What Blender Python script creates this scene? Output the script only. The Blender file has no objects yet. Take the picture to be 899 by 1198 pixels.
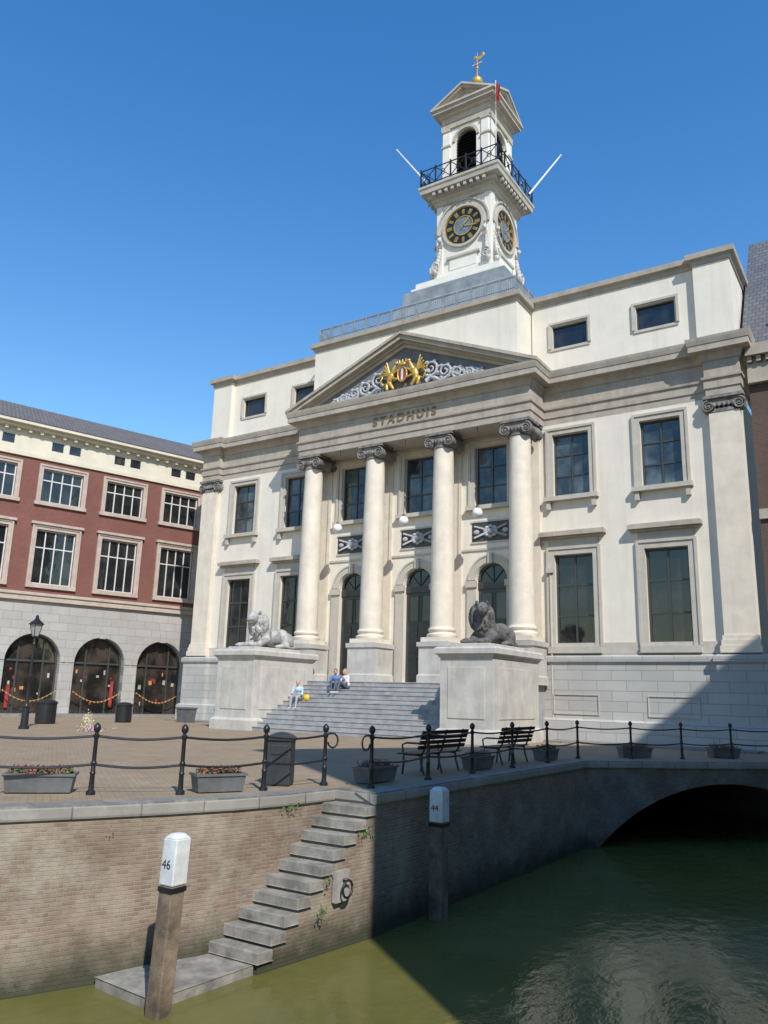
import bpy, math, random
from mathutils import Vector, Matrix
from mathutils.geometry import tessellate_polygon
random.seed(7)
sc=bpy.context.scene
COL=sc.collection
# ---------------------------------------------------------------- materials
def nm(name):
    m=bpy.data.materials.new(name);m.use_nodes=True
    nt=m.node_tree;b=nt.nodes['Principled BSDF']
    return m,nt,b
def rgba(c): return (c[0],c[1],c[2],1)
def N(nt,t,**k):
    n=nt.nodes.new(t)
    for a,v in k.items(): setattr(n,a,v)
    return n
def noise(nt,scale,detail=4,rough=.6,vec=None,src=None):
    n=N(nt,'ShaderNodeTexNoise');n.inputs['Scale'].default_value=scale;n.inputs['Detail'].default_value=detail;n.inputs['Roughness'].default_value=rough
    if src is None:
        tc=N(nt,'ShaderNodeTexCoord');src=tc.outputs['Object']
    if vec:
        mp=N(nt,'ShaderNodeMapping');mp.inputs['Scale'].default_value=vec;nt.links.new(src,mp.inputs[0]);src=mp.outputs[0]
    nt.links.new(src,n.inputs['Vector']);return n
def ramp(nt,src,p0,p1,c0=(0,0,0,1),c1=(1,1,1,1)):
    r=N(nt,'ShaderNodeValToRGB');r.color_ramp.elements[0].position=p0;r.color_ramp.elements[1].position=p1
    r.color_ramp.elements[0].color=c0;r.color_ramp.elements[1].color=c1
    nt.links.new(src,r.inputs[0]);return r
def mix(nt,fac,a,b,mode='MIX'):
    n=N(nt,'ShaderNodeMix',data_type='RGBA',blend_type=mode)
    for s,i in ((fac,0),(a,6),(b,7)):
        if hasattr(s,'default_value') and not isinstance(s,(int,float,tuple)): nt.links.new(s,n.inputs[i])
        else: n.inputs[i].default_value=s if i==0 else rgba(s)
    return n.outputs[2]
def bump(nt,b,src,st,dist=.02):
    n=N(nt,'ShaderNodeBump');n.inputs['Strength'].default_value=st;n.inputs['Distance'].default_value=dist
    nt.links.new(src,n.inputs['Height']);nt.links.new(n.outputs[0],b.inputs['Normal'])
def plain(name,c,rough=.7,var=.12,scale=2.,metal=0,bmp=.15,streak=0.,spec=.5):
    m,nt,b=nm(name)
    b.inputs['Roughness'].default_value=rough;b.inputs['Metallic'].default_value=metal
    b.inputs['Specular IOR Level'].default_value=spec
    n=noise(nt,scale,6,.65)
    dark=tuple(x*(1-var*1.6) for x in c);lite=tuple(min(1,x*(1+var)) for x in c)
    r=ramp(nt,n.outputs[0],.3,.7)
    col=mix(nt,r.outputs[0],dark,lite)
    if streak>0:
        s=noise(nt,1.,5,.7,vec=(2.5,2.5,.18));r2=ramp(nt,s.outputs[0],.5,.78)
        mu=N(nt,'ShaderNodeMath',operation='MULTIPLY');nt.links.new(r2.outputs[0],mu.inputs[0]);mu.inputs[1].default_value=streak
        col=mix(nt,mu.outputs[0],col,tuple(x*.45 for x in c))
    nt.links.new(col,b.inputs['Base Color'])
    if bmp>0:
        n2=noise(nt,scale*14,4,.7);bump(nt,b,n2.outputs[0],bmp,.02)
    return m
def uvec(nt,d,zax=True):
    tc=N(nt,'ShaderNodeTexCoord');s=N(nt,'ShaderNodeSeparateXYZ');nt.links.new(tc.outputs['Object'],s.inputs[0])
    a=N(nt,'ShaderNodeMath',operation='MULTIPLY');nt.links.new(s.outputs[0],a.inputs[0]);a.inputs[1].default_value=d[0]
    c=N(nt,'ShaderNodeMath',operation='MULTIPLY_ADD');nt.links.new(s.outputs[1],c.inputs[0]);c.inputs[1].default_value=d[1];nt.links.new(a.outputs[0],c.inputs[2])
    o=N(nt,'ShaderNodeCombineXYZ');nt.links.new(c.outputs[0],o.inputs[0]);nt.links.new(s.outputs[2],o.inputs[1]);return o.outputs[0],s
def brick(name,d,c1,c2,mo,bw=.22,rh=.075,ms=.012,rough=.85,dirt=.3,lite=None,water=None,bst=.5,floor=False,var=None):
    m,nt,b=nm(name);b.inputs['Roughness'].default_value=rough
    v,s=uvec(nt,d)
    if floor:
        tc=N(nt,'ShaderNodeTexCoord');mp=N(nt,'ShaderNodeMapping');mp.inputs['Rotation'].default_value=(0,0,math.radians(floor));nt.links.new(tc.outputs['Object'],mp.inputs[0]);v=mp.outputs[0]
    t=N(nt,'ShaderNodeTexBrick');t.inputs['Scale'].default_value=1;t.inputs['Brick Width'].default_value=bw;t.inputs['Row Height'].default_value=rh
    t.inputs['Mortar Size'].default_value=ms;t.inputs['Mortar Smooth'].default_value=.3
    t.inputs['Color1'].default_value=rgba(c1);t.inputs['Color2'].default_value=rgba(c2);t.inputs['Mortar'].default_value=rgba(mo)
    nt.links.new(v,t.inputs['Vector'])
    n=noise(nt,.55,7,.65);r=ramp(nt,n.outputs[0],.35,.7)
    mu=N(nt,'ShaderNodeMath',operation='MULTIPLY');nt.links.new(r.outputs[0],mu.inputs[0]);mu.inputs[1].default_value=dirt
    col=mix(nt,mu.outputs[0],t.outputs['Color'],tuple(x*.45 for x in c1))
    if lite:
        n3=noise(nt,1.4,8,.75);r3=ramp(nt,n3.outputs[0],.47,.66)
        mu3=N(nt,'ShaderNodeMath',operation='MULTIPLY');nt.links.new(r3.outputs[0],mu3.inputs[0]);mu3.inputs[1].default_value=.6
        col=mix(nt,mu3.outputs[0],col,lite)
    if water is not None:
        w,cw=water
        zn=noise(nt,2.2,5,.7);ad=N(nt,'ShaderNodeMath',operation='MULTIPLY_ADD');nt.links.new(zn.outputs[0],ad.inputs[0]);ad.inputs[1].default_value=-.7;nt.links.new(s.outputs[2],ad.inputs[2])
        mr=N(nt,'ShaderNodeMapRange');mr.inputs['From Min'].default_value=w-.35;mr.inputs['From Max'].default_value=w+.25;mr.inputs['To Min'].default_value=1;mr.inputs['To Max'].default_value=0
        nt.links.new(ad.outputs[0],mr.inputs[0]);col=mix(nt,mr.outputs[0],col,cw)
    nt.links.new(col,b.inputs['Base Color'])
    inv=N(nt,'ShaderNodeMath',operation='SUBTRACT');inv.inputs[0].default_value=1;nt.links.new(t.outputs['Fac'],inv.inputs[1])
    bump(nt,b,inv.outputs[0],bst,.02)
    return m
def glass(name,c=(.012,.015,.02),rough=.06,curt=None):
    m,nt,b=nm(name);b.inputs['Roughness'].default_value=rough;b.inputs['IOR'].default_value=1.5;b.inputs['Specular IOR Level'].default_value=.8
    n=noise(nt,.9,3,.5);r=ramp(nt,n.outputs[0],.42,.62)
    nt.links.new(mix(nt,r.outputs[0],c,curt or tuple(x*2.2 for x in c)),b.inputs['Base Color'])
    n2=noise(nt,1.6,2,.5);bump(nt,b,n2.outputs[0],.12,.05)
    return m
WALL=plain('plaster_cream',(.72,.67,.57),.75,.05,.9,streak=.25)
TRIM=plain('sandstone_trim',(.41,.365,.30),.8,.14,1.6,streak=.45)
TRIM2=plain('pale_stone_frame',(.48,.445,.38),.8,.08,2.,streak=.2)
COLM=plain('column_stone',(.69,.62,.51),.75,.09,1.3,streak=.25)
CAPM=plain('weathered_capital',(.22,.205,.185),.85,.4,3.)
PLIN=brick('plinth_ashlar',(1,1),(.48,.47,.44),(.42,.41,.385),(.25,.25,.24),1.25,.42,.014,.8,.3,bst=.4)
PEDM=plain('pedestal_stone',(.50,.475,.43),.8,.14,1.4,streak=.4)
STEP=plain('step_stone',(.33,.33,.33),.8,.2,2.5,streak=.1)
GOLD=plain('gold_leaf',(.62,.40,.09),.4,.2,3,metal=.5)
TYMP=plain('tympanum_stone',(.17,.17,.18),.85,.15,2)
ORN=plain('ornament_stone',(.40,.41,.43),.8,.15,4)
GLS=glass('window_glass',(.02,.028,.035),curt=(.10,.13,.15))
GLS2=glass('window_glass_dark',(.01,.012,.014),curt=(.03,.03,.028))
SHOPG=glass('shop_glass',(.012,.012,.011),curt=(.06,.045,.035))
FRM=plain('dark_window_frame',(.05,.055,.05),.45,.1,5,bmp=0)
WFR=plain('white_window_frame',(.62,.60,.56),.5,.06,5,bmp=0)
DOOR=plain('dark_door_wood',(.05,.055,.05),.4,.2,4,bmp=0)
LEAD=plain('lead_roof',(.24,.27,.29),.6,.2,1.5)
TWH=plain('tower_white_paint',(.70,.68,.62),.7,.05,1.,streak=.18)
LIONM=plain('lion_stone',(.40,.39,.37),.85,.35,3.5,bmp=.4)
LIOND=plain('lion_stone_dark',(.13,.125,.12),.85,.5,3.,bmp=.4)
IRON=plain('black_iron',(.015,.016,.018),.4,.2,6,bmp=.05)
BRL=brick('red_brick',(.283,.959),(.225,.066,.047),(.17,.05,.04),(.20,.14,.11),.22,.07,.01,.85,.35,bst=.25)
BRD=brick('dark_brick',(1,1),(.12,.065,.05),(.09,.05,.04),(.14,.12,.1),.22,.07,.01,.85,.25,bst=.25)
GST=brick('grey_ashlar',(.283,.959),(.44,.42,.39),(.38,.365,.34),(.25,.24,.23),1.1,.5,.015,.8,.3,bst=.3)
STON=plain('window_surround_stone',(.46,.38,.32),.8,.12,2)
CREAM=plain('cream_attic_render',(.64,.59,.47),.8,.08,1)
TILE=brick('roof_tile',(.283,.959),(.17,.15,.14),(.13,.12,.115),(.07,.065,.06),.25,.3,.03,.8,.3,bst=.5)
SLATE=brick('roof_slate',(1,0),(.14,.145,.155),(.10,.105,.115),(.06,.06,.065),.3,.25,.02,.6,.3,bst=.4)
QBR=brick('quay_brick',(.35,1),(.24,.15,.105),(.34,.26,.185),(.32,.285,.22),.185,.056,.010,.9,.7,lite=(.38,.345,.27),water=(-2.2,(.05,.052,.028)),bst=.9)
QBD=brick('bridge_brick',(.7,.714),(.20,.145,.11),(.14,.10,.085),(.17,.155,.13),.21,.07,.011,.9,.5,lite=(.27,.25,.21),water=(-2.45,(.05,.05,.03)),bst=.6)
COPE=brick('coping_stone',(.4,1),(.33,.31,.27),(.28,.265,.235),(.10,.095,.08),1.05,9.,.014,.85,.6,lite=(.37,.35,.31),bst=.5)
STAIRM=plain('worn_stair_stone',(.27,.255,.22),.9,.35,3,bmp=.4)
PLAZA=brick('plaza_brick_paving',(1,0),(.32,.235,.145),(.28,.205,.125),(.22,.165,.105),.21,.105,.007,.9,.35,lite=(.34,.275,.195),bst=.25,floor=35)
PAVE=brick('grey_paving',(1,0),(.25,.24,.23),(.2,.195,.19),(.12,.12,.11),.5,.5,.012,.9,.3,bst=.3,floor=17)
WOODP=plain('weathered_wood',(.22,.165,.11),.9,.4,3,streak=.8,bmp=.6)
WHP=plain('white_paint_worn',(.66,.66,.64),.7,.15,5,streak=.5)
PLAN=plain('planter_zinc',(.12,.125,.13),.6,.2,3)
BENW=plain('bench_slats',(.02,.02,.018),.5,.3,5)
def leafm(name,a,b_):
    m,nt,b=nm(name);b.inputs['Roughness'].default_value=.7
    n=noise(nt,9,2);r=ramp(nt,n.outputs[0],.4,.6);nt.links.new(mix(nt,r.outputs[0],a,b_),b.inputs['Base Color']);return m
LEAF=leafm('leaf_green',(.04,.09,.02),(.10,.17,.04))
FLOW=leafm('flower_red',(.30,.06,.05),(.22,.13,.10))
# ---------------------------------------------------------------- mesh builder
class Fr:
    def __init__(s,o=(0,0),ang=0):
        s.o=o;s.c=math.cos(ang);s.s=math.sin(ang)
    def p(s,u,n,z): return (s.o[0]+u*s.c+n*s.s, s.o[1]+u*s.s-n*s.c, z)
W0=Fr()
class MB:
    def __init__(s): s.v=[];s.f=[]
    def add(s,vs,fs):
        b=len(s.v);s.v+= [tuple(x) for x in vs];s.f+=[tuple(i+b for i in f) for f in fs]
    def quad(s,a,b,c,d): s.add([a,b,c,d],[(0,1,2,3)])
    def poly(s,p): s.add(p,[tuple(range(len(p)))])
    def box(s,fr,u0,u1,n0,n1,z0,z1):
        P=[fr.p(u,n,z) for z in (z0,z1) for (u,n) in ((u0,n0),(u1,n0),(u1,n1),(u0,n1))]
        s.add(P,[(0,1,2,3),(4,5,6,7),(0,1,5,4),(1,2,6,5),(2,3,7,6),(3,0,4,7)])
    def bx(s,x0,x1,y0,y1,z0,z1):
        P=[(x,y,z) for z in (z0,z1) for (x,y) in ((x0,y0),(x1,y0),(x1,y1),(x0,y1))]
        s.add(P,[(3,2,1,0),(4,5,6,7),(0,1,5,4),(1,2,6,5),(2,3,7,6),(3,0,4,7)])
    def sweep(s,path,prof,closed=False,cap=False):
        n=len(path);offs=[]
        for i in range(n):
            p=Vector(path[i])
            if closed or 0<i<n-1:
                a=(p-Vector(path[i-1])).normalized();b=(Vector(path[(i+1)%n])-p).normalized()
            elif i==0: a=b=(Vector(path[1])-p).normalized()
            else: a=b=(p-Vector(path[i-1])).normalized()
            na=Vector((a.y,-a.x));nb=Vector((b.y,-b.x));m=na+nb
            m=m/(1+na.dot(nb)) if 1+na.dot(nb)>1e-4 else na
            offs.append(m)
        vs=[];k=len(prof)
        for i in range(n):
            for (o,z) in prof: vs.append((path[i][0]+offs[i].x*o,path[i][1]+offs[i].y*o,z))
        fs=[]
        for i in range(n if closed else n-1):
            j=(i+1)%n
            for q in range(k-1): fs.append((i*k+q,j*k+q,j*k+q+1,i*k+q+1))
        s.add(vs,fs)
        if cap: s.add(vs[:k],[tuple(range(k))]);s.add(vs[-k:],[tuple(range(k))])
    def rev(s,cx,cy,prof,seg=24,cz=0,capt=True):
        vs=[];fs=[];k=len(prof)
        for i in range(seg):
            a=2*math.pi*i/seg
            for (r,z) in prof: vs.append((cx+r*math.cos(a),cy+r*math.sin(a),z+cz))
        for i in range(seg):
            j=(i+1)%seg
            for q in range(k-1): fs.append((i*k+q,j*k+q,j*k+q+1,i*k+q+1))
        if capt: fs.append(tuple(i*k+k-1 for i in range(seg)));fs.append(tuple(i*k for i in range(seg)))
        s.add(vs,fs)
    def tube(s,pts,r,seg=8):
        rs=r if isinstance(r,(list,tuple)) else [r]*len(pts)
        pts=[Vector(p) for p in pts];vs=[];fs=[];n=len(pts);up=None
        for i,p in enumerate(pts):
            t=(pts[min(i+1,n-1)]-pts[max(i-1,0)]).normalized()
            if up is None: up=t.orthogonal().normalized()
            x=(up-t*up.dot(t))
            x=x.normalized() if x.length>1e-5 else t.orthogonal().normalized()
            y=t.cross(x);up=x
            for k in range(seg):
                a=2*math.pi*k/seg;vs.append(p+(x*math.cos(a)+y*math.sin(a))*rs[i])
        for i in range(n-1):
            for k in range(seg): fs.append((i*seg+k,i*seg+(k+1)%seg,(i+1)*seg+(k+1)%seg,(i+1)*seg+k))
        fs.append(tuple(range(seg)));fs.append(tuple((n-1)*seg+k for k in range(seg)))
        s.add(vs,fs)
    def ell(s,c,r,rot=None,seg=14,rings=9):
        vs=[];fs=[];M=rot or Matrix.Identity(3);c=Vector(c)
        for i in range(rings+1):
            th=math.pi*i/rings
            for j in range(seg):
                ph=2*math.pi*j/seg
                vs.append(c+M@Vector((r[0]*math.sin(th)*math.cos(ph),r[1]*math.sin(th)*math.sin(ph),r[2]*math.cos(th))))
        for i in range(rings):
            for j in range(seg): fs.append((i*seg+j,i*seg+(j+1)%seg,(i+1)*seg+(j+1)%seg,(i+1)*seg+j))
        s.add(vs,fs)
    def cap(s,a,b,ra,rb,seg=12):
        a=Vector(a);b=Vector(b);d=(b-a);L=d.length;d.normalize();pts=[];rs=[]
        for i in range(5):
            t=math.pi/2*(1-i/4);pts.append(a-d*ra*math.sin(t));rs.append(max(ra*math.cos(t),.0008))
        for i in range(5):
            t=math.pi/2*i/4;pts.append(b+d*rb*math.sin(t));rs.append(max(rb*math.cos(t),.0008))
        s.tube(pts,rs,seg)
    def arcband(s,fr,uc,zc,r0,r1,n0,n1,a0=0,a1=180,seg=20):
        vs=[];fs=[]
        for i in range(seg+1):
            a=math.radians(a0+(a1-a0)*i/seg)
            for (r,n) in ((r0,n0),(r1,n0),(r1,n1),(r0,n1)): vs.append(fr.p(uc+r*math.cos(a),n,zc+r*math.sin(a)))
        for i in range(seg):
            for k in range(4): fs.append((i*4+k,i*4+(k+1)%4,(i+1)*4+(k+1)%4,(i+1)*4+k))
        s.add(vs,fs)
    def disc(s,fr,uc,zc,r,n,seg=40,rin=0):
        vs=[];fs=[]
        for i in range(seg):
            a=2*math.pi*i/seg;vs.append(fr.p(uc+r*math.cos(a),n,zc+r*math.sin(a)))
        if rin<=0: s.add(vs,[tuple(range(seg))])
        else:
            for i in range(seg):
                a=2*math.pi*i/seg;vs.append(fr.p(uc+rin*math.cos(a),n,zc+rin*math.sin(a)))
            s.add(vs,[(i,(i+1)%seg,seg+(i+1)%seg,seg+i) for i in range(seg)])
    def wall(s,fr,u0,u1,z0,z1,holes,dep=.3,n=0):
        us=sorted(set([u0,u1]+[h for q in holes for h in (q[0],q[1]) if u0<h<u1]));zs=sorted(set([z0,z1]+[h for q in holes for h in (q[2],q[3]) if z0<h<z1]))
        for i in range(len(us)-1):
            for j in range(len(zs)-1):
                cu=(us[i]+us[i+1])/2;cz=(zs[j]+zs[j+1])/2
                if any(h[0]<cu<h[1] and h[2]<cz<h[3] for h in holes): continue
                s.quad(fr.p(us[i],n,zs[j]),fr.p(us[i+1],n,zs[j]),fr.p(us[i+1],n,zs[j+1]),fr.p(us[i],n,zs[j+1]))
        for h in holes:
            ua,ub,za,zb=h[:4];ar=len(h)>4 and h[4];uc=(ua+ub)/2;r=(ub-ua)/2;zt=zb-r if ar else zb
            s.quad(fr.p(ua,n,za),fr.p(ua,n-dep,za),fr.p(ua,n-dep,zt),fr.p(ua,n,zt))
            s.quad(fr.p(ub,n,za),fr.p(ub,n-dep,za),fr.p(ub,n-dep,zt),fr.p(ub,n,zt))
            s.quad(fr.p(ua,n,za),fr.p(ub,n,za),fr.p(ub,n-dep,za),fr.p(ua,n-dep,za))
            if not ar: s.quad(fr.p(ua,n,zb),fr.p(ub,n,zb),fr.p(ub,n-dep,zb),fr.p(ua,n-dep,zb))
            else:
                K=16;pts=[(uc-r*math.cos(math.pi*i/K),zt+r*math.sin(math.pi*i/K)) for i in range(K+1)]
                for i in range(K):
                    a,b=pts[i],pts[i+1]
                    s.quad(fr.p(a[0],n,a[1]),fr.p(b[0],n,b[1]),fr.p(b[0],n-dep,b[1]),fr.p(a[0],n-dep,a[1]))
                    cu=ua if i<K/2 else ub
                    s.poly([fr.p(cu,n,zb),fr.p(a[0],n,a[1]),fr.p(b[0],n,b[1])])
    def obj(s,name,mat,parent=None,smooth=False,bevel=0,remesh=0,merge=False):
        me=bpy.data.meshes.new(name);me.from_pydata([tuple(v) for v in s.v],[],s.f);me.materials.append(mat);me.update()
        o=bpy.data.objects.new(name,me);COL.objects.link(o)
        if parent: o.parent=parent
        if remesh:
            md=o.modifiers.new('r','REMESH');md.mode='VOXEL';md.voxel_size=remesh;md.use_smooth_shade=True
            sm=o.modifiers.new('s','SMOOTH');sm.iterations=2;sm.factor=.5
        if bevel:
            md=o.modifiers.new('b','BEVEL');md.width=bevel;md.segments=2;md.limit_method='ANGLE'
        if smooth:
            for p in me.polygons: p.use_smooth=True
            if smooth=='auto':
                try: me.set_sharp_from_angle(angle=math.radians(35))
                except Exception: pass
        return o
def empty(name,loc=(0,0,0)):
    e=bpy.data.objects.new(name,None);COL.objects.link(e);e.location=loc;return e
def window(fr,uc,w,z0,z1,mf,mg,dep=.22,cols=2,rows=3,fw=.07,bw=.035,n=0,transom=None):
    u0=uc-w/2;u1=uc+w/2;a=n-dep;b=n-dep+.09
    mg.quad(fr.p(u0,a+.02,z0),fr.p(u1,a+.02,z0),fr.p(u1,a+.02,z1),fr.p(u0,a+.02,z1))
    mf.box(fr,u0,u0+fw,a,b,z0,z1);mf.box(fr,u1-fw,u1,a,b,z0,z1);mf.box(fr,u0+fw,u1-fw,a,b,z0,z0+fw);mf.box(fr,u0+fw,u1-fw,a,b,z1-fw,z1)
    for i in range(1,cols):
        u=u0+w*i/cols;mf.box(fr,u-bw,u+bw,a,b-.02,z0+fw,z1-fw)
    zs=[z0+(z1-z0)*i/rows for i in range(1,rows)] if transom is None else transom
    for z in zs: mf.box(fr,u0+fw,u1-fw,a,b-.03,z-bw,z+bw)
def surround(m,fr,uc,w,z0,z1,t=.26,d=.08,n=0,bot=False):
    u0=uc-w/2;u1=uc+w/2
    m.box(fr,u0-t,u0-.003,n,n+d,z0,z1+t);m.box(fr,u1+.003,u1+t,n,n+d,z0,z1+t);m.box(fr,u0-.003,u1+.003,n,n+d-.003,z1+.003,z1+t)
    m.box(fr,u0-t-.05,u0-t+.06,n,n+d+.05,z0,z1+t+.05);m.box(fr,u1+t-.06,u1+t+.05,n,n+d+.05,z0,z1+t+.05);m.box(fr,u0-t+.06,u1+t-.06,n,n+d+.047,z1+t-.06,z1+t+.05)
    if bot: m.box(fr,u0-t,u1+t,n,n+d,z0-t,z0-.003)
# ================================================================= TOWN HALL
TH=empty('town_hall')
S=4.0
wall=MB();trim=MB();trim2=MB();gl=MB();gl2=MB();frm=MB();wf=MB()
up=[(k*S-.85,k*S+.85,10.7,13.65) for k in range(-3,4)]
lw=[(k*S-.88,k*S+.88,3.95,8.0) for k in (-3,-2,2,3)]
dr=[(k*S-.8,k*S+.8,2.28,7.9,True) for k in (-1,0,1)]
for a,b in ((-15.25,-6.6),(6.6,15.25)): wall.wall(W0,a,b,3.6,14.17,[h for h in up+lw if a<h[0]<b],.3)
wall.wall(W0,-6.6,6.6,2.28,14.17,[h for h in up if -6.6<h[0]<6.6]+dr,.35)
for sx in (-15.25,15.25): wall.quad((sx,0,0),(sx,14,0),(sx,14,14.17),(sx,0,14.17))
for sg in (-1,1):
    ah=[(k*S*sg-.85,k*S*sg+.85,18.1,19.25) for k in (2,3)]
    fra=Fr((0,.3),0);a,b=sorted((6.1*sg,15.1*sg))
    wall.wall(fra,a,b,16.6,20.55,ah,.3)
    wall.quad((15.1*sg,.3,16.6),(15.1*sg,12,16.6),(15.1*sg,12,20.55),(15.1*sg,.3,20.55))
    x0,x1=sorted((13.75*sg,15.25*sg));wall.bx(x0,x1,.02,3.2,16.6,20.55)
    for k in (2,3):
        window(fra,k*S*sg,1.7,18.1,19.25,frm,gl2,.2,1,1,.06)
        surround(trim2,fra,k*S*sg,1.7,18.1,19.25,.13,.05,bot=True)
ATT=[(0,20.4),(.06,20.42),(.08,20.6),(.24,20.66),(.26,20.9),(.0,20.98)]
trim.sweep([(-15.25,10),(-15.25,.02),(-13.75,.02),(-13.75,.3),(-6.1,.3)],ATT)
trim.sweep([(6.1,.3),(13.75,.3),(13.75,.02),(15.25,.02),(15.25,10)],ATT)
wall.sweep([(-6.05,12),(-6.05,-1.4),(6.05,-1.4),(6.05,12)],[(0,16.5),(0,20.3)])
trim.sweep([(-6.05,12),(-6.05,-1.4),(6.05,-1.4),(6.05,12)],[(0,20.2),(.06,20.22),(.08,20.38),(.22,20.42),(.24,20.64),(.0,20.70)])
ENT=[(0,14.17),(0,14.5),(.05,14.5),(.05,14.85),(.12,14.9),(.13,14.99),(.02,15.02),(.02,15.68),(.10,15.72),(.13,15.86),(.2,15.93),(.22,16.02),(.5,16.05),(.5,16.30),(.53,16.32),(.58,16.5),(.6,16.62),(.0,16.70)]
EP=[(-15.35,14),(-15.35,-.3),(-14.0,-.3),(-14.0,0),(-6.72,0),(-6.72,-1.6),(6.72,-1.6),(6.72,0),(14.0,0),(14.0,-.3),(15.35,-.3),(15.35,14)]
trim.sweep(EP,ENT)
lead=MB()
lead.quad((-15.3,.3,20.93),(15.3,.3,20.93),(15.3,14,20.93),(-15.3,14,20.93))
lead.quad((-6,-1.4,20.67),(6,-1.4,20.67),(6,.29,20.67),(-6,.29,20.67))
trim2.quad((-6.7,-1.58,14.175),(6.7,-1.58,14.175),(6.7,0,14.175),(-6.7,0,14.175))
trim2.box(W0,-6.1,6.1,.0,.03,13.9,14.17)
PL=[(.32,0),(.32,.85),(.2,.92),(.16,.93),(.16,3.2),(.2,3.22),(.26,3.3),(.26,3.5),(.0,3.62)]
pl=MB()
pl.sweep([(6.6,0),(13.9,0),(13.9,-.25),(15.45,-.25),(15.45,14)],PL)
pl.sweep([(-15.45,14),(-15.45,-.25),(-13.9,-.25),(-13.9,0),(-6.6,0)],PL)
pl.obj('plinth',PLIN,TH)
for k in (2,3,-2,-3):
    trim2.box(W0,k*S-1.0,k*S+1.0,.16,.2,1.1,1.14);trim2.box(W0,k*S-1.0,k*S+1.0,.16,.2,1.9,1.94)
    trim2.box(W0,k*S-1.0,k*S-.96,.16,.2,1.14,1.9);trim2.box(W0,k*S+.96,k*S+1.0,.16,.2,1.14,1.9)
for k in range(-3,4):
    u=k*S
    window(W0,u,1.7,10.7,13.65,frm,gl,.26,2,3,.08,.035)
    surround(trim2,W0,u,1.7,10.7,13.65,.27,.07)
    trim2.box(W0,u-1.25,u+1.25,0,.28,10.48,10.68);
    if abs(k)>1:
        for q in (-1.05,1.05): trim2.box(W0,u+q-.09,u+q+.09,0,.2,10.1,10.478)
for k in (-3,-2,2,3):
    u=k*S
    window(W0,u,1.76,3.95,8.0,frm,gl2,.26,2,4,.09,.04,transom=[5.3,6.65])
    surround(trim2,W0,u,1.76,3.95,8.0,.30,.08)
    trim2.box(W0,u-1.15,u+1.15,0,.06,8.36,8.72)
    trim.box(W0,u-1.42,u+1.42,0,.2,8.722,8.82);trim.box(W0,u-1.5,u+1.5,0,.36,8.822,9.0);trim.box(W0,u-1.44,u+1.44,0,.24,9.002,9.06)
    trim2.box(W0,u-1.2,u+1.2,0,.2,3.66,3.94)
trim2.box(W0,-15.25,-6.75,0,.05,3.62,4.1);trim2.box(W0,6.75,15.25,0,.05,3.62,4.1)
door=MB()
for k in (-1,0,1):
    u=k*S
    gl2.quad(W0.p(u-.8,-.3,6.95),W0.p(u+.8,-.3,6.95),W0.p(u+.8,-.3,7.9),W0.p(u-.8,-.3,7.9))
    door.box(W0,u-.8,u+.8,-.34,-.2,6.7,7.0)
    for a in (45,90,135):
        r=math.radians(a);door.tube([W0.p(u,-.27,7.0),W0.p(u+.78*math.cos(r),-.27,7.1+.78*math.sin(r))],.025,6)
    door.arcband(W0,u,7.1,.68,.8,-.33,-.22)
    for s_ in (-1,1):
        c=u+s_*.39
        door.box(W0,c-.39,c+.39,-.35,-.27,2.28,6.7)
        for (za,zb) in ((2.5,3.5),(3.75,5.1)): door.box(W0,c-.27,c+.27,-.27,-.24,za,zb)
        gl2.quad(W0.p(c-.28,-.262,5.3),W0.p(c+.28,-.262,5.3),W0.p(c+.28,-.262,6.5),W0.p(c-.28,-.262,6.5))
        door.box(W0,c-.33,c-.28,-.27,-.23,5.25,6.55);door.box(W0,c+.28,c+.33,-.27,-.23,5.25,6.55)
    trim2.arcband(W0,u,7.1,.83,1.12,0,.07);trim2.arcband(W0,u,7.1,1.12,1.2,0,.11)
    trim2.box(W0,u-.12,u+.12,0,.16,7.85,8.35)
    for s_ in (-1,1):
        trim2.box(W0,u+s_*1.02-.22,u+s_*1.02+.22,0,.1,2.28,6.75);trim2.box(W0,u+s_*1.02-.28,u+s_*1.02+.28,0,.18,6.752,7.05)
    trim2.box(W0,u-1.05,u+1.05,0,.05,8.85,8.93);trim2.box(W0,u-1.05,u+1.05,0,.05,9.87,9.95)
    door.box(W0,u-1.0,u+1.0,0,.02,8.93,9.87)
door.obj('entrance_doors',DOOR,TH)
rel=MB()
for k in (-1,0,1):
    u=k*S
    for s_ in (-1,1):
        rel.tube([W0.p(u-.85,.08,9.4-s_*.28),W0.p(u+.85,.08,9.4+s_*.28)],[.05,.07],8)
    for q in range(8):
        a=q*math.pi/4;rel.ell(W0.p(u+.3*math.cos(a)*.9,.08,9.4+.25*math.sin(a)),(.12,.06,.08))
    rel.ell(W0.p(u,.1,9.4),(.15,.08,.15))
    for s_ in (-1,1): rel.ell(W0.p(u+s_*.75,.06,9.4),(.16,.05,.12))
rel.obj('relief_panels',ORN,TH,smooth=True)
trim2.box(W0,-6.6,6.6,0,.06,8.5,8.6)
col=MB();capm=MB()
def volute(m,fr,u,z,n,r,sg):
    pts=[];rs=[]
    for i in range(34):
        t=i/33;a=math.pi/2-sg*t*2*math.pi*1.9;rr=r*(1-.8*t)
        pts.append(fr.p(u+rr*math.cos(a),n,z+rr*math.sin(a)));rs.append(r*.17*(1-.5*t))
    m.tube(pts,rs,6);m.ell(fr.p(u,n,z),(r*.2,r*.2,r*.2))
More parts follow.
